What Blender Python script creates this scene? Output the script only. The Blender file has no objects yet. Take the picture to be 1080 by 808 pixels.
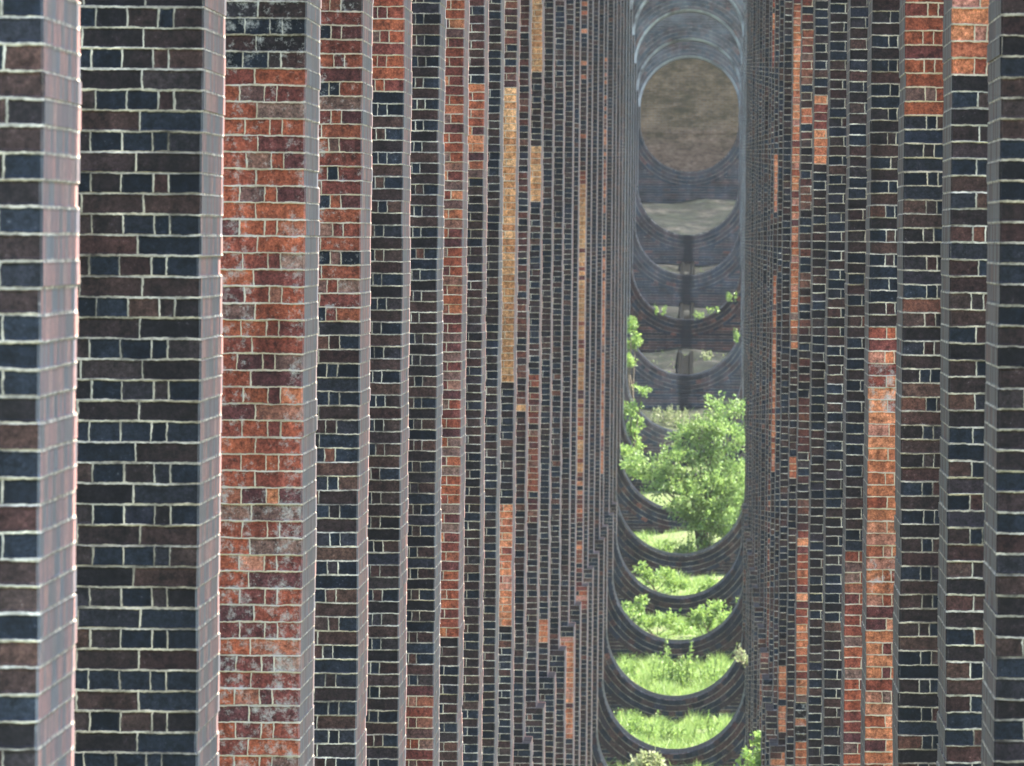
import bpy, math, random
import numpy as np
from mathutils import Vector, Matrix

rng = random.Random(7)
nrng = np.random.default_rng(11)
C = bpy.context.scene.collection
scene = bpy.context.scene

# ------------------------------------------------------------------ measures
H = 0.0762                 # one brick course
BAY = 11.3                 # pier to pier
W = 2.93                   # width of the opening through a pier
T = 2.15                   # thickness of a pier along the viaduct
LW = 2.6                   # width of one leg of a pier
CROWN = {31: 5.41, 30: 5.76, 29: 6.39, 28: 7.0, 27: 7.5}   # crown of each opening above the eye; the rest stand at 7.9
def top(i): return CROWN.get(i, 7.9)
PLINTH = -5.82             # the step in the brickwork
STEP = 0.09
HEAD = 10.4                # springing of the main arches
FPX = W and 1100.4 * 3.24 * BAY / W      # focal length in photo pixels
N_PIERS = 32

def dist(i): return (i + 3.24) * BAY
def scale(i): return FPX / dist(i)

# sideways place of each pier's opening (the viaduct is not perfectly straight)
XO = {0: -.40, 1: -.39, 2: -.359, 3: -.402, 4: -.44, 5: -.452, 6: -.488, 7: -.518, 8: -.553, 9: -.563,
      10: -.588, 11: -.583, 12: -.58, 13: -.563, 14: -.547, 15: -.565, 16: -.553, 17: -.566, 18: -.56,
      19: -.547, 20: -.567, 21: -.53}
for i in range(22, 32): XO[i] = -.535
# floor of each opening, relative to the eye
FL = {0: -3.3, 1: -4.1, 2: -4.9, 3: -5.7, 4: -6.5, 5: -7.3, 6: -8.6, 7: -9.1, 8: -9.7, 9: -10.4, 10: -10.9,
      11: -11.3, 12: -11.6, 13: -11.7, 14: -11.7, 15: -11.45, 16: -11.15, 17: -10.85, 18: -10.45, 19: -9.9, 20: -9.26,
      21: -8.47, 22: -7.84, 23: -7.18, 24: -6.4, 25: -5.75, 26: -4.88, 27: -3.55, 28: -2.16, 29: -.98, 30: .14, 31: 2.03}
def gfront(i): return FL[i] - (.85 if i < 18 or i > 25 else .50)

gy = [-700, -200, -40, 0] + [dist(i) for i in range(N_PIERS)] + [dist(31) + T + 3, dist(31) + 14, dist(31) + 60, dist(31) + 260, dist(31) + 900]
gz = [9, 4, -1.2, -1.62] + [gfront(i) for i in range(N_PIERS)] + [1.55, 2.2, 13, 30, 42]
def ground(y): return float(np.interp(y, gy, gz))

# ------------------------------------------------------------------ helpers
def link(o):
    C.objects.link(o); return o

def empty(name, loc):
    o = bpy.data.objects.new(name, None); o.empty_display_size = .2; o.location = loc
    return link(o)

def tag(o, label=None, cat=None, group=None, kind=None):
    if label: o['label'] = label
    if cat: o['category'] = cat
    if group: o['group'] = group
    if kind: o['kind'] = kind
    return o

class MB:
    """collects faces with uv and zone, makes one mesh object"""
    def __init__(s):
        s.v = []; s.f = []; s.uv = []; s.z = []; s.m = []
    def vert(s, p): s.v.append(tuple(p)); return len(s.v) - 1
    def face(s, ids, uvs=None, zone=(0, 0, 0), mi=0):
        s.f.append(tuple(ids)); s.uv.extend(uvs if uvs else [(0, 0)] * len(ids)); s.z.append((zone[0], zone[1], zone[2], zone[3] if len(zone) > 3 else 1)); s.m.append(mi)
    def build(s, name, mats, parent=None, loc=None, smooth=False):
        me = bpy.data.meshes.new(name)
        me.from_pydata(s.v, [], s.f)
        uvl = me.uv_layers.new(name='UVMap')
        uvl.data.foreach_set('uv', np.array(s.uv, dtype=np.float32).ravel())
        at = me.attributes.new('zone', 'FLOAT_COLOR', 'FACE')
        at.data.foreach_set('color', np.array(s.z, dtype=np.float32).ravel())
        for m in (mats if isinstance(mats, (list, tuple)) else [mats]): me.materials.append(m)
        me.polygons.foreach_set('material_index', np.array(s.m, dtype=np.int32))
        if smooth: me.polygons.foreach_set('use_smooth', np.ones(len(s.f), dtype=bool))
        me.update()
        o = bpy.data.objects.new(name, me); link(o)
        if parent is not None: o.parent = parent
        if loc is not None: o.location = loc
        return o

# ------------------------------------------------------------------ materials
class NT:
    def __init__(s, name):
        s.mat = bpy.data.materials.new(name); s.mat.use_nodes = True
        s.t = s.mat.node_tree; s.t.nodes.clear()
        s.out = s.n('ShaderNodeOutputMaterial')
    def n(s, typ, **kw):
        nd = s.t.nodes.new(typ)
        for k, v in kw.items(): setattr(nd, k, v)
        return nd
    def set(s, sock, v):
        if isinstance(v, bpy.types.NodeSocket): s.t.links.new(v, sock)
        elif v is not None: sock.default_value = v
    def math(s, op, a, b=None, c=None, clamp=False):
        nd = s.n('ShaderNodeMath', operation=op, use_clamp=clamp)
        for k, v in enumerate((a, b, c)):
            if v is not None: s.set(nd.inputs[k], v)
        return nd.outputs[0]
    def mix(s, f, a, b):
        nd = s.n('ShaderNodeMix', data_type='RGBA'); s.set(nd.inputs[0], f)
        s.set(nd.inputs[6], a if isinstance(a, bpy.types.NodeSocket) else (*a, 1)); s.set(nd.inputs[7], b if isinstance(b, bpy.types.NodeSocket) else (*b, 1))
        return nd.outputs[2]
    def mul(s, a, f):      # colour times a number
        nd = s.n('ShaderNodeVectorMath', operation='SCALE'); s.set(nd.inputs[0], a); s.set(nd.inputs[3], f); return nd.outputs[0]
    def fmix(s, f, a, b):
        nd = s.n('ShaderNodeMix', data_type='FLOAT'); s.set(nd.inputs[0], f); s.set(nd.inputs[2], a); s.set(nd.inputs[3], b); return nd.outputs[0]
    def ramp(s, f, stops, interp='LINEAR'):
        nd = s.n('ShaderNodeValToRGB'); cr = nd.color_ramp; cr.interpolation = interp
        while len(cr.elements) < len(stops): cr.elements.new(.5)
        for e, (p, c) in zip(cr.elements, stops):
            e.position = p; e.color = (*c, 1) if len(c) == 3 else c
        s.set(nd.inputs[0], f); return nd.outputs[0]
    def noise(s, vec, sc, det=2, rough=.5, dim='3D'):
        nd = s.n('ShaderNodeTexNoise', noise_dimensions=dim); s.set(nd.inputs['Vector'], vec)
        nd.inputs['Scale'].default_value = sc; nd.inputs['Detail'].default_value = det; nd.inputs['Roughness'].default_value = rough
        return nd.outputs['Fac'], nd.outputs['Color']
    def mapr(s, v, a, b, c=0, d=1):
        nd = s.n('ShaderNodeMapRange'); s.set(nd.inputs[0], v)
        for k, x in enumerate((a, b, c, d)): s.set(nd.inputs[k + 1], x)
        return nd.outputs[0]
    def comb(s, x, y, z):
        nd = s.n('ShaderNodeCombineXYZ')
        for k, v in enumerate((x, y, z)): s.set(nd.inputs[k], v)
        return nd.outputs[0]
    def principled(s, col, rough=.7, spec=.5, normal=None):
        nd = s.n('ShaderNodeBsdfPrincipled'); s.set(nd.inputs['Base Color'], col); s.set(nd.inputs['Roughness'], rough)
        s.set(nd.inputs['Specular IOR Level'], spec)
        if normal is not None: s.set(nd.inputs['Normal'], normal)
        return nd
    def done(s, shader):
        s.t.links.new(shader, s.out.inputs['Surface']); return s.mat

def brick_material(name, drip=False):
    n = NT(name)
    uv = n.n('ShaderNodeUVMap', uv_map='UVMap').outputs[0]
    geo = n.n('ShaderNodeNewGeometry').outputs['Position']
    seed = n.n('ShaderNodeObjectInfo').outputs['Object Index']
    sep = n.n('ShaderNodeSeparateXYZ'); n.set(sep.inputs[0], uv)
    u0, v0 = sep.outputs[0], sep.outputs[1]
    zone = n.n('ShaderNodeAttribute', attribute_name='zone')
    # uneven arrises and beds
    nf, nc = n.noise(geo, 9, 2); mf, mc = n.noise(geo, 55, 2)
    w = n.n('ShaderNodeSeparateColor'); n.set(w.inputs[0], nc)
    w2 = n.n('ShaderNodeSeparateColor'); n.set(w2.inputs[0], mc)
    def wob(c, a, c2, b): return n.math('ADD', n.math('MULTIPLY', n.math('SUBTRACT', c, .5), a), n.math('MULTIPLY', n.math('SUBTRACT', c2, .5), b))
    u = n.math('ADD', u0, wob(w.outputs[0], .014, w2.outputs[0], .008))
    v = n.math('ADD', v0, wob(w.outputs[1], .012, w2.outputs[1], .008))
    vr = n.math('DIVIDE', v, H)
    row = n.math('FLOOR', vr); fv = n.math('SUBTRACT', vr, row)
    par = n.math('FLOORED_MODULO', row, 2.0)              # 1 = stretchers
    S, Hd, Cl = .2286, .1143, .1715
    # the work is hand laid: bricks in a row vary in length
    jit = n.n('ShaderNodeTexWhiteNoise', noise_dimensions='2D'); n.set(jit.inputs['Vector'], n.comb(row, seed, 0))
    uj = n.math('ADD', u, n.math('MULTIPLY', n.math('SUBTRACT', jit.outputs[0], .5), n.math('MULTIPLY', .035, n.math('GREATER_THAN', u, .09))))
    cs = n.math('FLOOR', n.math('DIVIDE', uj, S)); ds = n.math('SUBTRACT', uj, n.math('MULTIPLY', cs, S))
    es = n.math('MINIMUM', ds, n.math('SUBTRACT', S, ds))
    uh = n.math('SUBTRACT', uj, Cl); ch = n.math('FLOOR', n.math('DIVIDE', uh, Hd)); dh = n.math('SUBTRACT', uh, n.math('MULTIPLY', ch, Hd))
    eh = n.math('MINIMUM', dh, n.math('SUBTRACT', Hd, dh))
    d1 = n.math('ABSOLUTE', n.math('SUBTRACT', uj, Hd)); d2 = n.math('ABSOLUTE', n.math('SUBTRACT', uj, Cl))
    en = n.math('MINIMUM', d1, d2)
    near = n.math('LESS_THAN', uj, Cl); isc = n.math('GREATER_THAN', uj, Hd)
    eh = n.fmix(near, eh, en)
    idh = n.fmix(near, n.math('ADD', ch, 5.0), isc)
    ex = n.fmix(par, eh, es); ex = n.fmix(zone.outputs['Alpha'], 1.0, n.math('MULTIPLY', ex, 1.25)); col = n.fmix(par, idh, n.math('ADD', cs, 300.0))
    # in the header rows the arris itself carries no joint
    ey = n.math('MULTIPLY', n.math('MINIMUM', fv, n.math('SUBTRACT', 1.0, fv)), H)
    ed = n.math('MINIMUM', ex, ey)
    hw = n.mapr(nf, .3, .7, .0026, .0054)
    mortar = n.mapr(ed, n.math('ADD', hw, -.0012), n.math('ADD', hw, .0012), 1, 0)
    # a random draw per brick
    wn = n.n('ShaderNodeTexWhiteNoise', noise_dimensions='3D'); n.set(wn.inputs['Vector'], n.comb(col, row, seed))
    r0 = wn.outputs['Value']; rc = n.n('ShaderNodeSeparateColor'); n.set(rc.inputs[0], wn.outputs['Color'])
    r1, r2, r3 = rc.outputs[0], rc.outputs[1], rc.outputs[2]
    zs = n.n('ShaderNodeSeparateColor'); n.set(zs.inputs[0], zone.outputs['Color'])
    R, G, B = zs.outputs[0], zs.outputs[1], zs.outputs[2]
    head = n.ramp(r1, [(0, (.006, .008, .013)), (.3, (.0115, .0145, .0215)), (.6, (.0195, .0235, .033)), (.75, (.022, .020, .025)), (.9, (.040, .026, .024)), (1, (.066, .036, .029))])
    stre = n.ramp(r1, [(0, (.010, .008, .010)), (.3, (.022, .014, .014)), (.6, (.036, .020, .018)), (.85, (.058, .029, .023)), (1, (.016, .019, .030))])
    dull = n.ramp(r1, [(0, (.022, .011, .010)), (.5, (.042, .018, .015)), (.8, (.052, .027, .020)), (1, (.095, .034, .022))])
    dark = n.mul(n.mix(n.math('GREATER_THAN', r3, n.fmix(par, .80, .22)), head, stre), .70)
    red = n.ramp(r1, [(0, (.075, .026, .026)), (.25, (.150, .038, .028)), (.55, (.240, .056, .028)), (.8, (.285, .074, .034)), (.9, (.180, .100, .075)), (1, (.110, .050, .042))])
    ora = n.ramp(r1, [(0, (.250, .070, .036)), (.4, (.350, .110, .048)), (.75, (.420, .150, .070)), (1, (.300, .120, .085))])
    ora = n.mix(n.math('GREATER_THAN', G, 1.2), ora, n.ramp(r1, [(0, (.290, .115, .048)), (.5, (.410, .180, .072)), (1, (.470, .240, .110))]))
    isred = n.math('LESS_THAN', r2, n.math('MULTIPLY', R, n.mapr(R, .4, .6, 1, 1.3)))
    isor = n.math('MULTIPLY', n.math('GREATER_THAN', r2, R), n.math('LESS_THAN', r2, n.math('ADD', R, G)))
    bc = n.mix(isred, dark, n.mix(n.mapr(n.math('ADD', R, G), .42, .75), dull, n.mul(red, .84))); bc = n.mix(isor, bc, ora)
    # mottling inside each brick
    bf, _ = n.noise(geo, 28, 4, .65); bc = n.mul(bc, n.mapr(bf, .28, .72, .3, 1.85))
    kf, _ = n.noise(geo, 75, 4, .75); bc = n.mul(bc, n.mapr(kf, .3, .7, .4, 1.75))
    bc = n.mix(n.math('MULTIPLY', n.mapr(n.math('ADD', kf, n.math('MULTIPLY', bf, .5)), .93, 1.05), .45), bc, (.30, .29, .28))
    lf, _ = n.noise(geo, 1.1, 3, .6); bc = n.mul(bc, n.mapr(lf, .3, .7, .72, 1.3))
    gs = n.n('ShaderNodeVectorMath', operation='MULTIPLY'); n.set(gs.inputs[0], geo); gs.inputs[1].default_value = (7, 7, .45)
    run, _ = n.noise(gs.outputs[0], 1, 4, .6); bc = n.mul(bc, n.mapr(run, .3, .7, .6, 1.35))
    reveal_sheen = n.math('COMPARE', zone.outputs['Alpha'], .2, .02)  # reveals with paler brick and extra coat, painted in for grazing sky light
    bc = n.mix(reveal_sheen, bc, n.mix(.22, n.mul(bc, 2.6), (.26, .245, .25)))
    # mortar
    mo = n.mix(n.mapr(lf, .35, .65), (.58, .465, .325), (.80, .695, .55))
    mo = n.mul(mo, n.fmix(reveal_sheen, n.fmix(zone.outputs['Alpha'], .5, 1.0), .95)); mo = n.mul(mo, n.mapr(seed, 70, 170, 1, .62))
    mo = n.mul(mo, n.mapr(mf, .25, .75, .55, 1.25)); m2, _ = n.noise(geo, 5, 4, .7); mo = n.mul(mo, n.mapr(m2, .3, .7, .14, 1.3)); mo = n.mul(mo, n.mapr(run, .3, .7, .55, 1.2))
    mo = n.mix(n.math('MULTIPLY', n.math('GREATER_THAN', n.math('ADD', R, G), .5), .45), mo, (.62, .47, .30))
    colr = n.mix(mortar, bc, mo)
    # lime bloom: white crust that gathers round joints
    ef, _ = n.noise(geo, 20, 5, .78)
    thr = n.math('SUBTRACT', .74, n.math('MULTIPLY', B, .30))
    m3, _ = n.noise(geo, 1.6, 5, .65); wash = n.math('MULTIPLY', n.mapr(B, 1, 2), n.mapr(m3, .35, .65, .15, 1.35)); B = n.fmix(n.math('GREATER_THAN', B, 1.0), B, .35)  # wash also carries painted sunlight on arrises and haze on far floors
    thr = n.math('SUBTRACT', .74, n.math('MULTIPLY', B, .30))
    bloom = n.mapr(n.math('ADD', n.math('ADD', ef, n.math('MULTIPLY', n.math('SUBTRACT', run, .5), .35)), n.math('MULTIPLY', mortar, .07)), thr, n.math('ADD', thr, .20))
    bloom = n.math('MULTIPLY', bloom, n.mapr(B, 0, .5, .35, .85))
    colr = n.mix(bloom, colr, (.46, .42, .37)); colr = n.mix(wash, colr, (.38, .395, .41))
    rough = n.fmix(mortar, n.fmix(n.math('MAXIMUM', isred, isor), .48, .7), .9)
    if drip:
        sp = n.n('ShaderNodeSeparateXYZ'); n.set(sp.inputs[0], n.n('ShaderNodeTexCoord').outputs['Object'])
        df, _ = n.noise(geo, 3, 3)
        k = n.mapr(n.math('ADD', n.math('ABSOLUTE', sp.outputs[0]), n.math('MULTIPLY', n.math('SUBTRACT', df, .5), .25)), .10, .22, .85, 0)
        colr = n.mix(k, colr, (.006, .007, .008))
    hgt = n.math('ADD', n.math('MULTIPLY', n.mapr(ed, 0.002, .012), 1.0), n.math('MULTIPLY', bf, .35))
    bp = n.n('ShaderNodeBump'); bp.inputs['Strength'].default_value = .8; bp.inputs['Distance'].default_value = .006
    n.set(bp.inputs['Height'], hgt)
    ps = n.principled(colr, rough, .12, bp.outputs[0]); n.set(ps.inputs['Sheen Weight'], n.fmix(reveal_sheen, .07, .11)); ps.inputs['Sheen Tint'].default_value = (1, .88, .92, 1); ps.inputs['Coat IOR'].default_value = 1.25; ps.inputs['Sheen Roughness'].default_value = .45; n.set(ps.inputs['Coat Weight'], n.math('MULTIPLY', n.fmix(mortar, .7, .3), n.fmix(reveal_sheen, .35, .75))); ps.inputs['Coat Roughness'].default_value = .35
    return n.done(ps.outputs[0])

M_BRICK = brick_material('engineering_brick')
M_BRICKD = brick_material('engineering_brick_with_damp_streak', True)

def leaf_material(name, a, b, trans=.35):
    n = NT(name)
    geo = n.n('ShaderNodeNewGeometry'); r = geo.outputs['Random Per Island']
    c = n.ramp(r, [(0, a), (.6, tuple((x + y) / 2 for x, y in zip(a, b))), (1, b)])
    p = n.principled(c, .45, .4)
    t = n.n('ShaderNodeBsdfTranslucent'); n.set(t.inputs[0], n.mul(c, 1.3))
    m = n.n('ShaderNodeMixShader'); m.inputs[0].default_value = trans
    n.t.links.new(p.outputs[0], m.inputs[1]); n.t.links.new(t.outputs[0], m.inputs[2])
    return n.done(m.outputs[0])
M_LEAF = leaf_material('fresh_leaf', (.120, .210, .045), (.290, .390, .100), .45)
M_TREE = leaf_material('tree_leaf', (.095, .175, .042), (.300, .400, .125), .45)
M_GRASS = leaf_material('grass_blade', (.120, .220, .042), (.330, .405, .130), .45)
M_PALE = leaf_material('pale_leaf', (.180, .230, .080), (.340, .340, .200), .45)

def bark_material():
    n = NT('bark'); geo = n.n('ShaderNodeNewGeometry').outputs['Position']
    f, _ = n.noise(geo, 20, 4); return n.done(n.principled(n.ramp(f, [(.3, (.06, .05, .035)), (.7, (.16, .13, .09))]), .9, .2).outputs[0])
M_BARK = bark_material()
def stem_material():
    n = NT('green_stem'); return n.done(n.principled((.09, .14, .04, 1), .6, .3).outputs[0])
M_STEM = stem_material()

def ground_material():
    n = NT('ground_earth_and_turf'); geo = n.n('ShaderNodeNewGeometry').outputs['Position']
    s = n.n('ShaderNodeSeparateXYZ'); n.set(s.inputs[0], geo)
    f, _ = n.noise(geo, .9, 5, .65); g, _ = n.noise(geo, 9, 5, .7); h, _ = n.noise(geo, .06, 3)
    turf = n.mix(f, (.075, .098, .036), (.135, .150, .070)); turf = n.mul(turf, n.mapr(g, .2, .8, .6, 1.4)); turf = n.mul(turf, n.mapr(h, .3, .7, .8, 1.2))
    soil = n.ramp(g, [(.25, (.014, .014, .011)), (.5, (.036, .034, .028)), (.75, (.085, .080, .068))])
    soil = n.mix(n.mapr(f, .40, .55), soil, (.018, .024, .014)); soil = n.mul(soil, n.mapr(f, .3, .7, .75, .25)); q3, _ = n.noise(geo, 2.6, 4, .7); soil = n.mul(soil, n.mapr(q3, .36, .64, .2, 1.5))  # bare soil, its colour darkened in place of cast shade
    # bare earth in the dry strip under the arches on the far slope
    inx = n.mapr(n.math('ADD', n.math('ABSOLUTE', n.math('ADD', s.outputs[0], .5)), n.math('MULTIPLY', f, 2.0)), 4.5, 6.0, 1, 0)
    iny = n.mapr(n.math('ADD', s.outputs[1], n.math('MULTIPLY', f, 6.0)), dist(26), dist(27.3))
    k = n.math('MULTIPLY', inx, iny)
    bp = n.n('ShaderNodeBump'); bp.inputs['Strength'].default_value = .6; bp.inputs['Distance'].default_value = .05; n.set(bp.inputs['Height'], g)
    return n.done(n.principled(n.mix(k, turf, soil), .95, .2, bp.outputs[0]).outputs[0])
M_GROUND = ground_material()

def stone_material(name, a, b, sc=6, spec=.15):
    n = NT(name); geo = n.n('ShaderNodeNewGeometry').outputs['Position']
    f, _ = n.noise(geo, sc, 5, .7)
    bp = n.n('ShaderNodeBump'); bp.inputs['Strength'].default_value = .5; bp.inputs['Distance'].default_value = .02; n.set(bp.inputs['Height'], f)
    return n.done(n.principled(n.mix(n.mapr(f, .3, .7), a, b), .9, spec, bp.outputs[0]).outputs[0])
M_CHANNEL = stone_material('wet_dark_stone', (.004, .004, .004), (.012, .012, .011), 6, .02)
M_DECK = stone_material('deck_brick_grey', (.10, .075, .065), (.17, .13, .11), 3)
M_LEDGE = stone_material('mossy_stone', (.05, .055, .03), (.12, .12, .075))

def abut_material():
    n = NT('abutment_brick_mossy'); geo = n.n('ShaderNodeNewGeometry').outputs['Position']
    bt = n.n('ShaderNodeTexBrick'); bt.offset_frequency = 2; bt.inputs['Scale'].default_value = 1; bt.inputs['Mortar Size'].default_value = .006
    bt.inputs['Brick Width'].default_value = .2286; bt.inputs['Row Height'].default_value = H
    bt.inputs['Color1'].default_value = (.20, .115, .05, 1); bt.inputs['Color2'].default_value = (.27, .165, .085, 1); bt.inputs['Mortar'].default_value = (.24, .21, .17, 1)
    s = n.n('ShaderNodeSeparateXYZ'); n.set(s.inputs[0], geo)
    n.set(bt.inputs['Vector'], n.comb(s.outputs[0], s.outputs[2], 0))
    pv = n.comb(s.outputs[0], s.outputs[1], n.math('MULTIPLY', s.outputs[2], 2.2))
    f, _ = n.noise(pv, 1.3, 6, .7); f2, _ = n.noise(pv, 5, 4, .7)
    moss = n.mapr(f, .42, .6)
    c = n.mix(n.math('MULTIPLY', moss, .8), bt.outputs['Color'], (.12, .085, .032))
    c = n.mul(c, n.mapr(f2, .3, .7, .45, .95)); c = n.mul(c, n.mapr(f, .3, .7, 1.15, .6))
    low = n.mapr(n.math('ADD', s.outputs[2], n.math('MULTIPLY', f, 1.4)), 3.5, 4.2, 1, 0)
    lowc = n.ramp(f2, [(.3, (.06, .035, .022)), (.5, (.17, .095, .06)), (.68, (.28, .18, .12))])
    c = n.mix(n.math('MULTIPLY', low, .6), c, lowc)
    return n.done(n.principled(c, .9, .3).outputs[0])
M_ABUT = abut_material()

# ------------------------------------------------------------------ zones: where each leg was patched in red or orange brick
#  (photo y from, to, red share, orange share, lime bloom)
DARK = (.10, 0, .12)
ZL = {
 0: [(0, 470, .06, 0, .10), (470, 640, .16, 0, .12), (640, 808, .08, 0, .1)],
 1: [(0, 808, .07, .0, .16)],
 2: [(-200, 52, .05, 0, .72), (52, 78, .30, 0, .7), (78, 110, .8, 0, .6), (110, 330, .92, .02, .68), (330, 520, .93, .04, .60), (520, 700, .92, .03, .70), (700, 1000, .88, .02, .74)],
 3: [(-200, 345, .66, .0, .62), (345, 1000, .24, 0, .12)],
 4: [(-200, 95, .90, 0, .15), (95, 1000, .17, 0, .16)],
 5: [(0, 300, .08, 0, .12), (300, 720, .22, 0, .12), (720, 1000, .82, .1, .3)],
 6: [(-200, 480, .78, .10, .2), (480, 672, .80, .10, .35), (672, 1000, .14, 0, .1)],
 7: [(-200, 60, .5, 0, .2), (60, 90, .3, 0, .2), (90, 192, .30, .65, .15), (192, 1000, .13, 0, .1)],
 8: [(-200, 1000, .08, 0, .08)],
 9: [(-200, 90, .55, 0, .2), (90, 290, .0, 1.3, .1), (290, 405, 0, 2, .1), (405, 535, .08, 0, .1), (535, 660, .1, .85, .2), (660, 1000, .12, 0, .1)],
 10: [(-200, 425, .5, 0, .15), (425, 437, 0, 2, .3), (437, 1000, .4, 0, .1)],
 11: [(-200, 76, 0, 2, .2), (76, 154, .08, 0, .1), (154, 215, 0, 2, .2), (215, 392, .1, 0, .1), (392, 550, .65, 0, .15), (550, 1000, .12, 0, .1)],
 12: [(-200, 652, .08, 0, .08), (652, 676, .1, .9, .2), (676, 1000, .1, 0, .1)],
 13: [(-200, 1000, .14, 0, .1)],
 14: [(-200, 673, .16, 0, .1), (673, 778, .05, .9, .2), (778, 1000, .1, 0, .1)],
 16: [(-200, 180, .3, .1, .1), (180, 500, .3, 1.3, .4), (500, 620, .4, .2, .1), (620, 642, .6, .3, .2), (642, 1000, .2, .0, .1)],
 20: [(-200, 60, .1, 0, .3), (60, 300, .3, .3, .2), (300, 500, .1, .75, .2), (500, 1000, .15, 0, .1)],
}
ZR = {
 1: [(0, 1000, .10, 0, .14)],
 2: [(-200, 82, .25, .75, .1), (82, 1000, .22, 0, .16)],
 3: [(-200, 126, .92, 0, .12), (126, 1000, .15, .0, .18)],
 4: [(-200, 345, .14, 0, .15), (345, 372, .7, .25, .2), (372, 384, .3, .7, .25), (384, 432, .25, .7, .75), (432, 586, .15, .85, .15), (586, 622, .2, .75, .75), (622, 1000, .3, .65, .35)],
 5: [(-200, 583, .14, 0, .14), (583, 1000, .82, 0, .3)],
 6: [(-200, 1000, .10, 0, .1)],
 7: [(-200, 102, .1, 0, .1), (102, 176, .2, .78, .1), (176, 1000, .12, 0, .1)],
 8: [(-200, 90, .6, 0, .2), (90, 175, .4, .2, .1), (175, 560, .5, 0, .08), (560, 745, .25, .5, .1), (745, 782, .2, .1, .8), (782, 1000, .1, .8, .1)],
 9: [(-200, 110, .1, .9, .35), (110, 368, .3, .7, .3), (368, 484, .1, 0, .15), (484, 508, .1, .85, .2), (508, 1000, .12, 0, .12)],
 10: [(-200, 702, .1, 0, .12), (702, 735, .05, .9, .2), (735, 745, .1, 0, .1), (745, 766, .1, .85, .2), (766, 1000, .1, .3, .1)],
 11: [(-200, 1000, .1, .0, .2)],
 12: [(-200, 160, .1, 0, .1), (160, 226, .05, .9, .2), (226, 292, .15, 0, .1), (292, 500, .15, .8, .25), (500, 1000, .2, 0, .1)],
 13: [(-200, 70, .6, .3, .1), (70, 400, .1, 0, .1), (400, 1000, .55, 0, .12)],
 14: [(-200, 1000, .2, 0, .1)],
}
def z_of(i, y, x): return (252 + .0093 * (x - 590) - y) / scale(i)
def zones(i, side):
    tab = (ZL if side < 0 else ZR).get(i)
    x = 745 + (XO[i] + side * W / 2) * scale(i)
    base = ((.04 + .2 * rng.random() ** 2), 0, .12)
    if not tab: return lambda z: base
    rows = [(z_of(i, a, x), z_of(i, b, x), max(r, 1 - g) if g >= .5 else r, g, e) for a, b, r, g, e in tab]
    def f(z):
        for zt, zb, r, g, e in rows:
            if zb <= z < zt: return (r, g, e)
        return rows[0][2:] if z >= rows[0][0] else rows[-1][2:]
    return f

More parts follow.
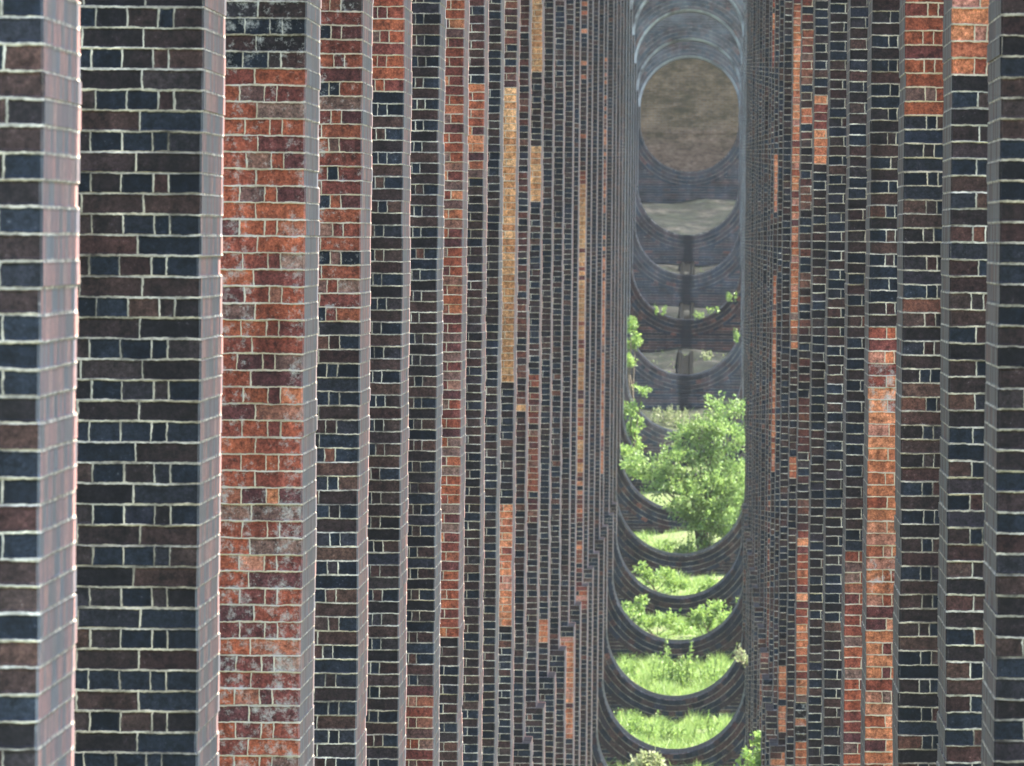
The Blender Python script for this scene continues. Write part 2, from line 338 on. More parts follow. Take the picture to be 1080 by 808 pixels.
# ------------------------------------------------------------------ the piers
OFF = 2 * 1000 * H
def edge(q, i, side, tn):
    # left-leg arrises limed and painted pale for sunlight; painted sheen on left reveals; browner bricks in the reveals
    if side < 0 and q == 3: return (.95, 0, 0) if i in (0, 2) else (tn[0], tn[1], 1.55)
    if side < 0 and q == 1: return (tn[0], tn[1], 1.22)
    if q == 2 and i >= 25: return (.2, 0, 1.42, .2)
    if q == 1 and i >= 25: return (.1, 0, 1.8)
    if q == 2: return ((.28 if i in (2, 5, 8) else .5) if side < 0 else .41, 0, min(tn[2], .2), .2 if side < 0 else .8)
    return tn
def leg(i, side, z0, z1, root, seed):
    """one leg, course by course; local x=0 at the inner arris, growing outward; y=0 is the face towards us"""
    m = MB(); tone = zones(i, side)
    s = scale(i); ztop = 260 / s + .6; zbot = -560 / s - .6
    fine = i <= 13
    k0 = math.floor(z0 / H); k1 = math.ceil(z1 / H)
    rings = []                                     # (z, inner offset, front offset, back offset, zone)
    last = None
    for k in range(k0, k1):
        a, b = max(z0, k * H), min(z1, (k + 1) * H)
        if b - a < .004: continue
        pl = STEP if k * H + H / 2 < PLINTH and z0 < PLINTH else 0
        tn = tone((a + b) / 2)
        if fine and zbot < a < ztop:
            jx, jy, jb = rng.gauss(0, .0016), rng.gauss(0, .0014), rng.gauss(0, .0014)
            mi = rng.choice((-.003, -.002, -.001, -.001, 0, .0005))
            wv = .0018 * math.sin(k * .37 + seed) + .0013 * math.sin(k * .91 + seed * 3)
            jx += wv - (.005 if rng.random() < .05 else 0); jy -= .005 if rng.random() < .05 else 0; mi += wv * .6
            hm = .0045
            if b - a > 3 * hm:
                rings.append((a, pl + mi, pl + mi, pl + mi, tn, pl)); rings.append((a + hm, pl + mi, pl + mi, pl + mi, tn, pl))
                rings.append((a + hm + .001, pl + jx, pl + jy, pl + jb, tn, pl)); rings.append((b - hm, pl + jx, pl + jy, pl + jb, tn, pl))
                last = pl
                continue
        rings.append((a, pl, pl, pl, tn, pl)); rings.append((b - .0008 if fine else b - .0004, pl, pl, pl, tn, pl)); last = pl
    bev = .008; bb = .012
    prev = None
    for z, ox, of, ob, tn, pl in rings:
        # inner edge moves towards the opening by ox (negative local x)
        P = [(LW + pl, -of), (-ox + bev, -of), (-ox, -of + bev), (-ox, T + ob - bb), (-ox + bb, T + ob), (LW + pl, T + ob)]
        ids = [m.vert((side * x, y, z)) for x, y in P]
        if prev:
            pid, pP, pz, ppl = prev
            for q in range(6):
                r = (q + 1) % 6
                v0, v1 = pz, z
                if q == 0: us = (P[0][0], P[1][0]); vo = 0
                elif q == 1: us = (.03, .031); vo = 0
                elif q == 2: us = (P[2][1], P[3][1]); vo = OFF + H
                elif q == 3: us = (.03, .031); vo = 2 * OFF
                elif q == 4: us = (P[4][0], P[5][0]); vo = 2 * OFF
                else: us = (P[5][1], P[0][1]); vo = 3 * OFF + H
                u0, u1 = us[0] + .0, us[1]
                if q in (0, 4): u0, u1 = max(u0, .0), max(u1, .0)
                ledge = abs(v1 - v0) < .006 and prev[3] != pl
                if ledge: v0 = v1 = v0 + H * .5; vo += .001
                f = [pid[q], pid[r], ids[r], ids[q]]; uv = [(u0, v0 + vo), (u1, v0 + vo), (u1, v1 + vo), (u0, v1 + vo)]
                if side < 0: f = f[::-1]; uv = uv[::-1]
                m.face(f, uv, (.2, 0, 0, .5) if ledge else edge(q, i, side, tn))
        else:
            f = ids[::-1] if side > 0 else ids; m.face(f, None, DARK)
        prev = (ids, P, z, pl)
    m.face(prev[0] if side > 0 else prev[0][::-1], None, DARK)
    o = m.build('leg', M_BRICK, root, (side * W / 2, 0, 0)); o.pass_index = seed
    return o

def arch_block(name, r, half, zs, zend, y0, y1, root, seed, up=True, mat=None, tone=(.12, 0, .14), patch=None, nseg=36):
    """block with a half-round bite: the head over an opening (up) or the inverted arch under it"""
    sg = 1 if up else -1
    m = MB(); ring = .46; bev = .018
    if up and tone[2] > 1: bev = .065
    A = [];
    for j in range(nseg + 1):
        t = math.pi * j / nseg; A.append((math.cos(t), math.sin(t)))
    top = sg * (zend - zs)
    def bound(c, sn):
        # where the ray leaves the rectangle |x|<=half, 0<=h<=top
        kx = half / abs(c) if abs(c) > 1e-6 else 1e9; kz = top / sn if sn > 1e-6 else 1e9
        k = min(kx, kz); return (k * c, k * sn)
    loops = []
    rows = []
    radii = [(r, bev), (r + bev, 0), (r + ring * .25, 0), (r + ring * .5, 0), (r + ring * .75, 0), (r + ring, 0)]
    # angle list with the two outer corners added so the outline stays a rectangle
    ang = sorted(set([math.pi * j / nseg for j in range(nseg + 1)] + [math.atan2(top, half), math.pi - math.atan2(top, half)]))
    def strip(front):
        y = y0 if front else y1; d = 1 if front else -1
        L = []
        for rad, b in radii:
            L.append([m.vert((rad * math.cos(t), y + d * b, zs + sg * rad * math.sin(t))) for t in ang])
        L.append([m.vert((bound(math.cos(t), math.sin(t))[0], y, zs + sg * bound(math.cos(t), math.sin(t))[1])) for t in ang])
        for q in range(len(L) - 1):
            for j in range(len(ang) - 1):
                f = [L[q][j], L[q][j + 1], L[q + 1][j + 1], L[q + 1][j]]
                t0, t1 = ang[j], ang[j + 1]
                tn = tone
                if patch: tn = patch(t0, q, tone)
                if q < len(radii) - 1:
                    ra, rb = radii[q][0], radii[q + 1][0]
                    if q == 0:
                        tn = (tn[0], tn[1], 1.95 if up and tone[2] > 1 else .8, 0); uv = [(t0 * r, .01), (t1 * r, .01), (t1 * r, .03), (t0 * r, .03)]
                    else:
                        # half-brick rings: one course of headers on edge per ring
                        va, vb = (q - 1) * 2 * H * .75, q * 2 * H * .75
                        uv = [(va + 7, t0 * r), (va + 7, t1 * r), (vb + 7, t1 * r), (vb + 7, t0 * r)]
                        uv = [(t0 * r + 5, ra * .663), (t1 * r + 5, ra * .663), (t1 * r + 5, rb * .663), (t0 * r + 5, rb * .663)]
                else:
                    uv = [(abs(m.v[a][0]) - r, m.v[a][2]) for a in f]
                fl = front == up
                if not fl: f = f[::-1]; uv = uv[::-1]
                m.face(f[::-1], uv[::-1], tn)
        return L
    F, K = strip(True), strip(False)
    for j in range(len(ang) - 1):               # the soffit, or the hollow floor
        t0, t1 = ang[j], ang[j + 1]
        f = [F[0][j], F[0][j + 1], K[0][j + 1], K[0][j]]; uv = [(y0 + 9, t0 * r), (y0 + 9, t1 * r), (y1 + 9, t1 * r), (y1 + 9, t0 * r)]
        if not up: f = f[::-1]; uv = uv[::-1]
        m.face(f, uv, (tone[0], tone[1], tone[2] + .15 if tone[2] < 1 else tone[2] + .2, 0))
        f = [F[-1][j], K[-1][j], K[-1][j + 1], F[-1][j + 1]]
        if not up: f = f[::-1]
        m.face(f, None, tone)
    for j in (0, len(ang) - 1):                 # the flat beds beside the bite
        for q in range(len(F) - 1):
            f = [F[q][j], F[q + 1][j], K[q + 1][j], K[q][j]]
            if (j == 0) != up: f = f[::-1]
            m.face(f[::-1], None, tone)
    o = m.build(name, mat or M_BRICK, root); o.pass_index = seed
    return o

LABELS = [
 'nearest brick pier, a blurred blue-black sliver of a leg at the far left edge',
 'dark blue brick pier second nearest, left leg broad, pale mortar, no red patch',
 'brick pier with broad bright red left leg crusted white and orange-topped right leg, third nearest',
 'brick pier with purple-red upper left leg over dark lower part, fourth nearest',
 'brick pier whose right leg has a long pale orange patch low down, fifth nearest',
 'dark brick pier whose right leg turns brick red near the bottom, sixth nearest',
 'brick pier with slim red-brown left leg and plain dark right leg, seventh nearest',
 'dark brick pier with short orange patches high on both legs, eighth nearest',
 'brick pier with plain dark left leg and brown and orange mottled right leg, ninth nearest',
 'brick pier with long yellow-orange patch on left leg and pinkish right leg, tenth nearest',
 'brick pier with brownish left leg, two low orange patches on right leg, eleventh nearest',
 'dark brick pier with two short yellow-orange patches high on its left leg, twelfth nearest',
 'thirteenth nearest brick pier, long thin orange streak down its right leg',
 'fourteenth nearest brick pier, plain dark left leg, right leg reddish low down',
 'fifteenth nearest brick pier, orange patch just under the step of its left leg',
 'sixteenth nearest brick pier, narrow plain dark strip left of a pale orange strip',
 'seventeenth nearest brick pier, pale orange strip halfway up its left leg',
 'eighteenth nearest brick pier, thin dark strip with no floor arch in view',
 'nineteenth nearest brick pier, lowest curved edge at the bottom of the picture',
 'brick pier with the lowest whole hollow floor arch, nearest us of the nested floors',
 'brick pier with second lowest hollow floor arch, bright grass with tall weeds behind it',
 'brick pier with third lowest hollow floor arch, low bushes just behind its rim',
 'brick pier with fourth lowest hollow floor arch, between the two rows of low bushes',
 'brick pier with the hollow floor arch just in front of the leafy tree',
 'brick pier with the hollow floor arch whose right half the leafy tree hides',
 'brick pier with floor arch mostly behind the middle of the leafy tree',
 'brick pier with floor arch showing left of the top of the leafy tree',
 'brick pier with floor arch just above the leafy tree',
 'brick pier with brown-faced floor arch, second above the leafy tree',
 'brick pier whose grey floor arch is third above the leafy tree',
 'last brick pier but one, topmost floor arch with a dark damp streak',
 'farthest brick pier, round-headed opening closed by an olive-brown wall',
]
for i in range(N_PIERS):
    y = dist(i)
    pl = STEP if FL[i] + W / 2 < PLINTH - .15 else 0
    r = W / 2 - pl
    zs = FL[i] + r
    root = empty('viaduct_pier', (XO[i], y, 0))
    tag(root, LABELS[i], 'pier', 'brick piers of the viaduct')
    if not pl: zs_leg = zs
    leg(i, -1, zs, top(i) - W / 2, root, i * 10 + 1)
    leg(i, 1, zs, top(i) - W / 2, root, i * 10 + 2)
    far = i > 16
    tone = (.03 + .05 * rng.random(), 0, .2) if i < 26 else (.22, 0, 1.10)  # far floors take a blue-grey wash that paints haze into the brick
    if i == 28: tone = (.35, 0, .15)
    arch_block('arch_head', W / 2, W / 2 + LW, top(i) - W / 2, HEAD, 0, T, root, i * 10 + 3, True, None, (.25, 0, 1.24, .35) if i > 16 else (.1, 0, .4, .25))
    patch = None
    arch_block('inverted_arch', r, r + LW + 2 * pl, zs, gfront(i) - 1.6, -pl, T + pl, root, i * 10 + 4, False,
               M_BRICKD if i in (26, 27, 28, 29, 30) else M_BRICK, (tone[0], tone[1], tone[2] if tone[2] > 1 else .16, .3), patch)

# deck: the main arches that stand on the piers
def deck():
    m = MB(); x0, x1 = -W / 2 - LW, W / 2 + LW
    xs = -.53
    prof = []
    ya, yb = dist(0) - .25, dist(31) + T + .25
    prof.append((ya - .6, HEAD + .004)); 
    for i in range(N_PIERS - 1):
        a, b = dist(i) + T + .02, dist(i + 1) - .02
        c, rr = (a + b) / 2, (b - a) / 2
        for j in range(17):
            t = math.pi - math.pi * j / 16
            prof.append((c + rr * math.cos(t), HEAD + .004 + rr * math.sin(t)))
    prof.append((yb + .6, HEAD + .004))
    topz = HEAD + 6.0
    F = [[m.vert((x, y, z)) for y, z in prof] for x in (x0 + xs - .15, x1 + xs + .15)]
    G = [[m.vert((x, y, topz)) for y, z in prof] for x in (x0 + xs - .15, x1 + xs + .15)]
    for j in range(len(prof) - 1):
        m.face([F[0][j], F[0][j + 1], F[1][j + 1], F[1][j]][::1])
        m.face([G[0][j], G[1][j], G[1][j + 1], G[0][j + 1]])
        m.face([F[0][j], G[0][j], G[0][j + 1], F[0][j + 1]]); m.face([F[1][j], F[1][j + 1], G[1][j + 1], G[1][j]])
    for j in (0, -1): m.face([F[0][j], F[1][j], G[1][j], G[0][j]])
    return tag(m.build('viaduct_deck', M_DECK), 'row of brick arches carrying the railway, resting across the tops of all the piers', 'deck')
deck()

# abutment that closes the last opening
ab = empty('abutment_wall', (-.53, dist(31) + T + 9, 0)); tag(ab, 'olive-brown mossy end wall seen through the farthest round-headed opening', 'wall')
def box(m, x0, x1, y0, y1, z0, z1, nx=1, nz=1, wob=0):
    V = [m.vert(p) for p in ((x0, y0, z0), (x1, y0, z0), (x1, y1, z0), (x0, y1, z0), (x0, y0, z1), (x1, y0, z1), (x1, y1, z1), (x0, y1, z1))]
    for f in ((0, 1, 5, 4), (1, 2, 6, 5), (2, 3, 7, 6), (3, 0, 4, 7), (4, 5, 6, 7), (3, 2, 1, 0)): m.face([V[q] for q in f])
m = MB(); box(m, -6, 6, 0, 1.2, -.5, 13); m.build('wall_face', M_ABUT, ab)
m = MB(); box(m, -5.6, 5.6, -.02, .003, 3.25, 3.32); m.build('ledge', M_ABUT, ab)

# ------------------------------------------------------------------ the ground
def terrain():
    ys = sorted(set([y for y in gy] + list(np.linspace(-60, dist(31) + 60, 420)) + list(np.linspace(-700, 1700, 60))))
    xs = sorted(set(list(np.linspace(-6, 6, 49)) + list(np.linspace(-60, 60, 41)) + list(np.linspace(-900, 900, 37))))
    V = []; F = []
    ph = nrng.random(8) * 6
    for y in ys:
        g = ground(y)
        for x in xs:
            d = abs(x)
            b = .05 * math.sin(x * 2.1 + ph[0] + y * .7) + .04 * math.sin(y * 1.9 + ph[1] - x) + .03 * math.sin(x * 4.3 + y * 3.1 + ph[2])
            hill = (1 - math.exp(-max(0, d - 8) / 60)) * (2.2 * math.sin(x * .021 + ph[3]) + 1.5 * math.sin(y * .03 + x * .015 + ph[4]))
            V.append((x, y, g + b + hill))
    nx = len(xs)
    for j in range(len(ys) - 1):
        for k in range(nx - 1): F.append((j * nx + k, j * nx + k + 1, (j + 1) * nx + k + 1, (j + 1) * nx + k))
    me = bpy.data.meshes.new('ground'); me.from_pydata(V, [], F); me.materials.append(M_GROUND)
    me.polygons.foreach_set('use_smooth', np.ones(len(F), dtype=bool)); me.update()
    return tag(link(bpy.data.objects.new('ground', me)), kind='structure')
terrain()

# ------------------------------------------------------------------ greenery
def leaf(m, p, size, dirv, aspect=.5, mi=0):
    """a pointed leaf of two faces folded along its rib"""
    d = Vector(dirv).normalized()
    up = Vector((rng.gauss(0, 1), rng.gauss(0, 1), rng.gauss(0, 1) + .8))
    s = d.cross(up)
    if s.length < 1e-3: s = d.orthogonal()
    s.normalize(); nrm = s.cross(d); p = Vector(p)
    a = size * aspect / 2
    q = [p, p + d * size * .45 + s * a - nrm * a * .35, p + d * size, p + d * size * .45 - s * a - nrm * a * .35]
    ids = [m.vert(x) for x in q]
    m.face((ids[0], ids[1], ids[2]), None, (0, 0, 0), mi); m.face((ids[0], ids[2], ids[3]), None, (0, 0, 0), mi)

def tube(m, pts, radii, sides=5):
    prev = None
    for k, (p, r) in enumerate(zip(pts, radii)):
        p = Vector(p)
        d = (Vector(pts[min(k + 1, len(pts) - 1)]) - Vector(pts[max(k - 1, 0)])).normalized()
        a = d.orthogonal().normalized(); b = d.cross(a)
        ids = [m.vert(p + (a * math.cos(2 * math.pi * q / sides) + b * math.sin(2 * math.pi * q / sides)) * r) for q in range(sides)]
        if prev:
            for q in range(sides): m.face((prev[q], prev[(q + 1) % sides], ids[(q + 1) % sides], ids[q]))
        prev = ids
    m.face(prev)

def rdir(zb=0):
    v = Vector((rng.gauss(0, 1), rng.gauss(0, 1), rng.gauss(0, 1) + zb)); return v.normalized()

def weed(name, label, cat, x, y, h, stems, spread, lsize, mat, group=None, z=None, lean=(0, 0), stemmat=None, n_leaf=16, sit=0):
    z = ground(y) - .05 if z is None else z
    root = empty(name, (x, y, z)); tag(root, label, cat, group)
    lf = MB()
    for q in range(stems):
        a = rng.random() * 2 * math.pi; rr = spread * math.sqrt(rng.random()) * .5
        hh = h * (.55 + .45 * rng.random())
        b = Vector((rr * math.cos(a), rr * math.sin(a), 0))
        tip = b + Vector((lean[0] + rng.gauss(0, .12) * hh + .25 * rr * math.cos(a), lean[1] + rng.gauss(0, .12) * hh, hh))
        mid = (b + tip) / 2 + Vector((rng.gauss(0, .04) * hh, rng.gauss(0, .04) * hh, .04 * hh))
        st = MB(); tube(st, [b, mid, tip], [.012, .009, .004], 4)
        if q < 6: st.build('stem', stemmat or M_STEM, root)
        nl = int(n_leaf * hh / .6) + 5
        for k in range(nl):
            t = .15 + .85 * (k + rng.random()) / nl
            p = b.lerp(mid, t * 2) if t < .5 else mid.lerp(tip, t * 2 - 1)
            ls = lsize * (1.15 - .5 * t) * (.7 + .6 * rng.random())
            leaf(lf, p, ls, rdir(.3) + Vector((0, 0, .2)), .5)
            if rng.random() < .6: leaf(lf, p + rdir() * ls * .7, ls, rdir(.3), .5)
    lf.build('foliage', mat, root)
    return root

def bush(name, label, cat, x, y, z, clumps, n, lsize, mat, trunk=True, group=None):
    """clumps: list of (dx, dy, dz, radius); limbs run from the base to each clump"""
    root = empty(name, (x, y, z)); tag(root, label, cat, group)
    if trunk:
        for q, (dx, dy, dz, rad) in enumerate(clumps):
            st = MB(); a = Vector((rng.gauss(0, .05), rng.gauss(0, .05), -.1)); b = Vector((dx, dy, dz))
            p1 = a.lerp(b, .35) + Vector((-dx * .2, -dy * .2, .15 * dz)); p2 = a.lerp(b, .7) + Vector((rng.gauss(0, .05), rng.gauss(0, .05), .08 * dz))
            k = .035 if dz > 1.2 else .016
            tube(st, [a, p1, p2, b], [k, k * .75, k * .5, k * .2], 6)
            st.build('branch', M_BARK, root)
    lf = MB(); tot = sum(c[3] ** 2 for c in clumps)
    for dx, dy, dz, rad in clumps:
        c = Vector((dx, dy, dz)); nn = int(n * rad ** 2 / tot)
        twigs = max(4, nn // 22)
        for q in range(twigs):
            d = rdir(.25); tip = c + Vector((d.x, d.y, d.z * .85)) * rad * (.45 + .65 * rng.random() ** .7)
            base = c + (tip - c) * .2
            for k in range(22):
                t = rng.random() ** .6
                p = base.lerp(tip, t) + rdir() * lsize * (.5 + .9 * rng.random())
                leaf(lf, p, lsize * (.6 + .7 * rng.random()), (d + rdir(.2) * .9), .55)
    lf.build('foliage', mat, root)
    return root

def at(px, bay, py=None):
    """the place at a given bay number whose picture column is px"""
    y = (bay + 3.24) * BAY; s = FPX / y
    x = (px - 745 + .0093 * ((py or 650) - 253)) / s
    return x, y

def zpix(py, y): return (253 - py) * y / FPX

# the leafy young tree between two piers
tx, ty = at(742, 23.55)
tz = ground(ty)
k = ty / FPX
def cl(px, py, r, dy=0.0): return ((px - 742 + 3) * k, dy, zpix(py, ty) - tz, r * k)
bush('young_tree', 'leafy young tree with pale green crown filling the middle of the narrow gap', 'tree', tx, ty, tz,
     [cl(752, 432, 20, .2), cl(738, 452, 22), cl(764, 462, 26, -.2), cl(775, 430, 14, .3), cl(716, 462, 22, .2), cl(705, 488, 24, -.3), cl(742, 488, 30, .1),
      cl(770, 498, 26, -.3), cl(682, 496, 19, .1), cl(690, 515, 17, -.1), cl(722, 512, 22, -.4), cl(752, 524, 26, .3), cl(778, 528, 20), cl(756, 550, 20, -.4), cl(773, 552, 18, -.2), cl(666, 490, 13, .3), cl(744, 568, 13, -.2), cl(712, 535, 17, -.7), cl(733, 548, 18, -.7), cl(700, 505, 18, -.5), cl(748, 510, 24, -.7), cl(764, 565, 15, -.6), cl(724, 524, 22, -.9), cl(741, 543, 20, -.9), cl(758, 536, 21, -.9), cl(776, 512, 20, -.7)],
     17000, .082, M_TREE)
# shrubs on the left of the far slope
def shrub(label, px, bay, spots, n, ls=.09, mat=M_LEAF):
    x, y = at(px, bay, 400); z = ground(y); kk = y / FPX
    bush('shrub', label, 'shrub', x, y, z, [((a - px + 1.5) * kk, d, max(.15, zpix(b, y) - z), r * kk) for a, b, r, d in spots], n, ls, mat)
shrub('bright shrub at the left edge of the gap above and left of the tree', 664, 26.6, [(663, 345, 9, 0), (668, 358, 8, .2), (660, 380, 8, -.1), (661, 365, 7, .2)], 900)
shrub('thin yellow-green shrub at left, just left of the crown of the tree', 668, 25.5, [(664, 432, 10, 0), (670, 448, 9, .2), (675, 412, 7, -.1), (665, 455, 9, 0), (671, 468, 7, .1)], 900)
shrub('low shrub at left among the lower leaves of the tree, against the left legs', 662, 24.5, [(660, 478, 10, 0), (668, 490, 11, .2), (676, 500, 8, -.1), (661, 494, 8, .2)], 800)
# small growth on the upper slope
for q, (px, py, bay, h) in enumerate([(697, 325, 27.55, .30), (735, 328, 27.6, .25), (752, 322, 27.7, .22), (771, 310, 27.8, .28), (748, 372, 26.7, .3), (776, 352, 26.8, .35)]):
    x, y = at(px, bay, py)
    weed('small_weed', ['small weed low at left centre of the far slope, left of the dark streak', 'small weed right beside the dark damp streak on the far slope', 'tiny weed a little right of the dark streak on the far slope',
          'weed high at the right side of the far slope', 'small whitish weed below the right of the dark streak', 'weed against the right legs above the tree'][q], 'weed', x, y, h, 5, .3, .075, M_PALE if q in (4,) else M_LEAF, 'small weeds on the far slope', max(ground(y), zpix(py, y) - .2))
FARW = [(686, 324, 27.6, .22, 'sparse weed far left on the far slope, over the brown-faced floor arch'), (706, 331, 27.5, .22, 'sparse weed between the left weed and the dark streak, over the brown-faced arch'),
  (759, 330, 27.5, .24, 'sparse weed right of the dark streak, lower of a pair, over the brown-faced arch'), (767, 318, 27.75, .24, 'sparse weed right of the dark streak, upper of a pair, over the brown-faced arch'),
  (757, 354, 26.7, .34, 'pale leafy weed high against the brown face, right of the dark streak'), (766, 366, 26.6, .32, 'pale leafy weed just above the tree at right'), (740, 367, 26.75, .28, 'pale leafy weed just right of the dark streak, above the tree'),
  (780, 377, 26.4, .36, 'pale weed by the right legs directly over the tree'), (774, 402, 25.7, .36, 'weed by the right legs at the top of the tree'), (735, 391, 26.6, .2, 'low pale weed on the rim just over the tree')]
for px, py, bay, h, lab in FARW:
    x, y = at(px, bay, py)
    weed('small_weed', lab, 'weed', x, y, h, 5, .3, .08, M_PALE if py > 340 else M_LEAF, 'small weeds on the far slope', max(ground(y), zpix(py, y) - .2) if zpix(py, y) - .2 < ground(y) + .5 else ground(y))
for q, (px, bay) in enumerate([(697, 26.72), (712, 26.75), (722, 26.7)]):
    x, y = at(px, bay, 390)
    weed('grass_tuft', ['pale grass tuft left of three, just above the floor arch over the tree', 'middle pale grass tuft just above the floor arch over the tree', 'pale grass tuft right of three, beside the dark streak over the tree'][q], 'tuft', x, y, .5, 9, .4, .08, M_PALE, 'pale tufts over the tree')
# plants in the hollow between the nearer floors (between pier k and pier k+1)
W_ = [
 (19.55, 658, .42, 9, .5, 'leafy weed tuft at the left end of the lowest green gap'), (19.6, 675, .44, 9, .5, 'leafy weed tuft left of centre in the lowest green gap'),
 (19.6, 703, .30, 6, .4, 'short weed in the middle of the lowest green gap'), (19.6, 722, .22, 6, .5, 'low weed right of the middle in the lowest green gap'), (19.6, 747, .38, 7, .35, 'upright weed at the right end of the lowest green gap'),
 (20.5, 650, .40, 8, .5, 'weed at the left end of the bright grassy gap'), (20.6, 667, .40, 8, .4, 'thin upright weed left in the bright grassy gap'), (20.55, 693, .62, 6, .25, 'tall weed left of middle in the bright grassy gap'),
 (20.6, 706, .78, 5, .15, 'tallest single weed stem in the bright grassy gap'), (20.6, 717, .50, 6, .3, 'leafy weed right of the tallest stem in the bright grassy gap'), (20.62, 726, .75, 4, .12, 'slender tall weed right of middle in the bright grassy gap'),
 (20.6, 748, .40, 8, .45, 'bushy weed right in the bright grassy gap'), (20.6, 766, .38, 8, .4, 'weed at the right end of the bright grassy gap'),
 (23.4, 697, .45, 7, .4, 'bright weed left below the tree in the dark hollow'), (23.5, 712, .25, 6, .4, 'yellowish low weed below the tree in the dark hollow'), (23.5, 728, .30, 8, .5, 'low weed at the foot of the young tree'),
 (23.5, 724, .62, 3, .12, 'slim upright shoot at the left foot of the young tree'),
]
for bay, px, h, st, sp, lab in W_:
    x, y = at(px, bay, 700)
    weed('weed_plant', lab, 'weed', x, y, h + (.38 if bay < 21 else .1), st, sp, .085, M_LEAF, 'weeds between the floor arches')
def lowbush(label, bay, px, spots, n, mat=M_LEAF):
    x, y = at(px, bay, 650); z = ground(y); kk = y / FPX
    bush('low_bush', label, 'bush', x, y, z, [((a - px + 3.5) * kk, d, max(.12, zpix(b, y) - z), r * kk) for a, b, r, d in spots], n, .085, mat, True, 'low bushes between the floor arches')
lowbush('rounded green bush at the right, between the third and fourth lowest floor arches', 21.55, 746, [(736, 648, 11, 0), (750, 643, 11, .2), (760, 652, 9, -.1), (742, 658, 10, .3), (730, 655, 8, 0)], 1100)
lowbush('low spreading bush at left centre, between the third and fourth lowest floor arches', 21.5, 690, [(668, 655, 8, 0), (680, 657, 9, .2), (693, 654, 9, -.1), (706, 655, 9, .1), (716, 662, 7, 0), (660, 648, 7, .1)], 1000)
lowbush('small sprig bush at the far left, between the third and fourth lowest floor arches', 21.6, 668, [(668, 640, 6, 0), (673, 634, 4, .1), (657, 642, 5, 0)], 260)
lowbush('small bush at the right end, between third and fourth lowest floors', 21.65, 777, [(775, 640, 7, 0), (782, 634, 6, .1), (770, 650, 6, 0)], 320)
lowbush('pale bush heaped at left, between the fourth and fifth lowest floor arches', 22.5, 690, [(676, 606, 6, 0), (685, 611, 8, .1), (697, 608, 9, -.1), (707, 616, 8, .2), (671, 600, 5, 0), (716, 620, 6, 0)], 900, M_LEAF)
lowbush('low green bush at right, between the fourth and fifth lowest floor arches', 22.55, 745, [(735, 622, 6, 0), (750, 617, 6, .1), (742, 619, 6, 0)], 300)
# sprigs that root in the brick joints of the right legs
def sprig(label, i, px, py, h, stems, sp, mat=M_LEAF, lean=(0, 0), n=16, ls=.085):
    y = dist(i) - .12; s = FPX / y
    weed('wall_plant', label, 'plant', (px - 745 + .0093 * (py - 253)) / s, y, h, stems, sp, ls, mat, None, (253 - py) / s, lean, M_BARK, n)
sprig('drooping sprig with pale leaves springing from the right leg beside the lowest floors', 18, 799, 703, .30, 7, .25, M_PALE, (-.30, -.75), 16, .095)
sprig('upper pale sprig hanging over the second lowest floor arch at right', 19, 781, 697, .36, 5, .25, M_PALE, (-.18, -.75), 14, .095)
def sapling(label, bay, px, ptop, spots, n, mat):
    x, y = at(px, bay, 790); z = ground(y); kk = y / FPX
    bush('sapling', label, 'sapling', x, y, z, [((a - px + 4.5) * kk, d, zpix(b, y) - z, r * kk) for a, b, r, d in spots], n, .09, mat, True, None)
sapling('bright green sapling top at the bottom of the gap, against the right legs', 12.6, 804, 770, [(805, 776, 7, 0), (801, 786, 9, .1), (807, 794, 9, 0), (802, 806, 10, .1), (804, 822, 11, 0)], 900, M_GRASS)
sapling('lower bright green sapling top at the bottom edge, left of the taller sapling', 14.5, 787, 792, [(784, 799, 7, 0), (789, 806, 8, .1), (780, 812, 8, 0), (792, 820, 9, 0)], 420, M_LEAF)
sapling('pinkish-green sapling top at the bottom edge under the lowest floor arch', 17.5, 680, 795, [(676, 799, 6, 0), (686, 803, 7, .1), (668, 806, 6, 0), (680, 812, 8, 0)], 420, M_PALE)

# grass
def grass():
    V = []; F = []
    for kbay, dens, hmax in ((17, 150, .6), (18, 260, .62), (19, 800, .50), (20, 900, .52), (21, 600, .36), (22, 280, .38), (23, 160, .32), (24, 120, .3), (25, 90, .28), (26, 24, .2), (27, 7, .2), (28, 5, .18), (29, 3, .16)):
        ya, yb = dist(kbay) + T + .05, dist(kbay + 1) - .02
        n = int(dens * 4.2 * (yb - ya))
        x = nrng.uniform(-2.6, 1.6, n); y = nrng.uniform(ya, yb, n)
        h = hmax * (.35 + .65 * nrng.random(n)) * (.30 + .35 * np.sin(x * 1.9 + y * .7 + kbay) ** 2 + .35 * np.sin(x * 4.7 - y * .4 + kbay * 2) ** 2)
        a = nrng.random(n) * 2 * np.pi; ln = nrng.normal(0, .35, (n, 2))
        zz = np.interp(y, gy, gz) - .06
        for q in range(n):
            b = len(V); w = .0075
            cx, cy = math.cos(a[q]) * w, math.sin(a[q]) * w
            mx, my = x[q] + ln[q, 0] * h[q] * .35, y[q] + ln[q, 1] * h[q] * .35
            V += [(x[q] - cx, y[q] - cy, zz[q]), (x[q] + cx, y[q] + cy, zz[q]), (mx + cx * .8, my + cy * .8, zz[q] + h[q] * .6), (mx - cx * .8, my - cy * .8, zz[q] + h[q] * .6),
                  (x[q] + ln[q, 0] * h[q], y[q] + ln[q, 1] * h[q], zz[q] + h[q])]
            F += [(b, b + 1, b + 2, b + 3), (b + 3, b + 2, b + 4)]
    me = bpy.data.meshes.new('grass'); me.from_pydata(V, [], F); me.materials.append(M_GRASS); me.update()
    tag(link(bpy.data.objects.new('grass', me)), 'bright sunlit grass on the ground between the piers', 'grass', kind='stuff')
grass()

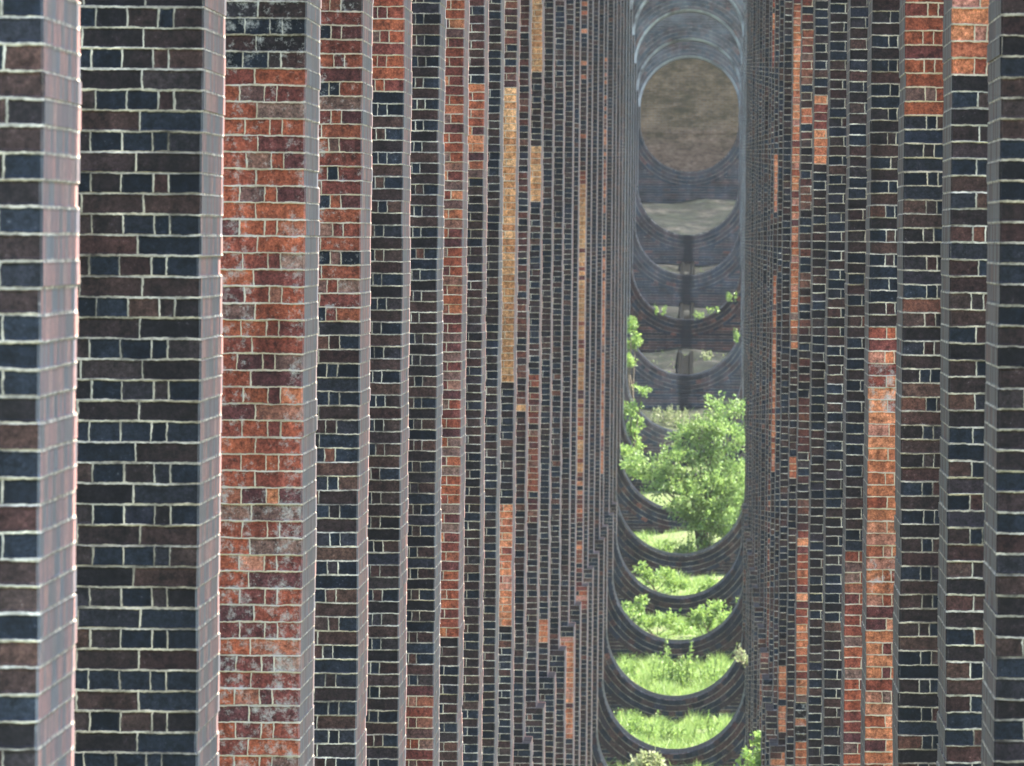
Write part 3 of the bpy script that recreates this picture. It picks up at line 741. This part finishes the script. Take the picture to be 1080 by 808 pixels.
# dark wet gutters down the far slope
for kbay, lab in ((27, 'dark wet gutter on the far slope, lowest of three'), (28, 'dark wet gutter on the far slope, middle of three'), (29, 'dark wet gutter on the far slope, topmost of three')):
    m = MB(); ya, yb = dist(kbay) + T + .02, dist(kbay + 1) - .02
    pr = None
    for q in range(13):
        y = ya + (yb - ya) * q / 12; xc = -.53; z = ground(y) - .04
        ids = [m.vert(p) for p in ((xc - .22, y, z - .1), (xc - .2, y, z + .13), (xc - .12, y, z + .13), (xc - .08, y, z + .08), (xc + .08, y, z + .08), (xc + .12, y, z + .13), (xc + .2, y, z + .13), (xc + .22, y, z - .1))]
        if pr:
            for e in range(8): m.face((pr[e], pr[(e + 1) % 8], ids[(e + 1) % 8], ids[e]))
        else: m.face(ids)
        pr = ids
    m.face(pr[::-1])
    tag(m.build('gutter', M_CHANNEL), lab, 'gutter', 'gutters on the far slope')

# ------------------------------------------------------------------ light, sky
EL, AZ = math.radians(58), math.radians(4)          # AZ from +x towards +y: from the right, a little beyond
sd = Vector((math.cos(EL) * math.cos(AZ), math.cos(EL) * math.sin(AZ), math.sin(EL)))
sl = bpy.data.lights.new('sun', 'SUN'); sl.energy = 4.6; sl.angle = math.radians(.5); sl.color = (1, .95, .86)
so = link(bpy.data.objects.new('sun', sl)); so.rotation_euler = sd.to_track_quat('Z', 'Y').to_euler(); so.location = (60, 60, 120)
w = bpy.data.worlds.new('World'); scene.world = w; w.use_nodes = True
nt = w.node_tree; nt.nodes.clear()
sk = nt.nodes.new('ShaderNodeTexSky'); sk.sky_type = 'NISHITA'; sk.sun_disc = False; sk.sun_elevation = EL; sk.sun_rotation = math.pi / 2 - AZ; sk.air_density = 1.0; sk.dust_density = 1.0; sk.ozone_density = 1.3
bg = nt.nodes.new('ShaderNodeBackground'); bg.inputs[1].default_value = .15
ow = nt.nodes.new('ShaderNodeOutputWorld'); nt.links.new(sk.outputs[0], bg.inputs[0]); nt.links.new(bg.outputs[0], ow.inputs[0])

# ------------------------------------------------------------------ camera
cam = bpy.data.cameras.new('camera'); co = link(bpy.data.objects.new('camera', cam)); scene.camera = co
cam.sensor_fit = 'HORIZONTAL'; cam.sensor_width = 36; cam.lens = FPX * 36 / 1080
cam.clip_start = .5; cam.clip_end = 4000
ROLL = .0093
dx, dy = 745 - 540, 404 - 253.4
# take the roll out of the offset, then aim
ux = dx * math.cos(ROLL) - dy * math.sin(ROLL); uy = dy * math.cos(ROLL) + dx * math.sin(ROLL)
yaw, pit = math.atan(ux / FPX), math.atan(uy / FPX)
Rm = Matrix.Rotation(yaw, 4, 'Z') @ Matrix.Rotation(math.pi / 2 - pit, 4, 'X') @ Matrix.Rotation(ROLL, 4, 'Z')
co.matrix_world = Rm
cam.dof.use_dof = True; cam.dof.focus_distance = 76; cam.dof.aperture_fstop = 30

# air: far bricks pale a little towards blue-grey
def haze():
    n = NT('haze_air'); v = n.n('ShaderNodeVolumePrincipled'); v.inputs['Color'].default_value = (.84, .90, .92, 1)
    v.inputs['Density'].default_value = .00007; v.inputs['Anisotropy'].default_value = .2
    n.t.links.new(v.outputs[0], n.out.inputs['Volume'])
    m = MB(); box(m, -950, 950, -750, 1800, -16, 60)
    tag(m.build('haze', n.mat), kind='stuff')
haze()

vs = scene.view_settings
vs.view_transform = 'Standard'; vs.look = 'None'; vs.exposure = 2.5; vs.gamma = 1; vs.use_curve_mapping = False
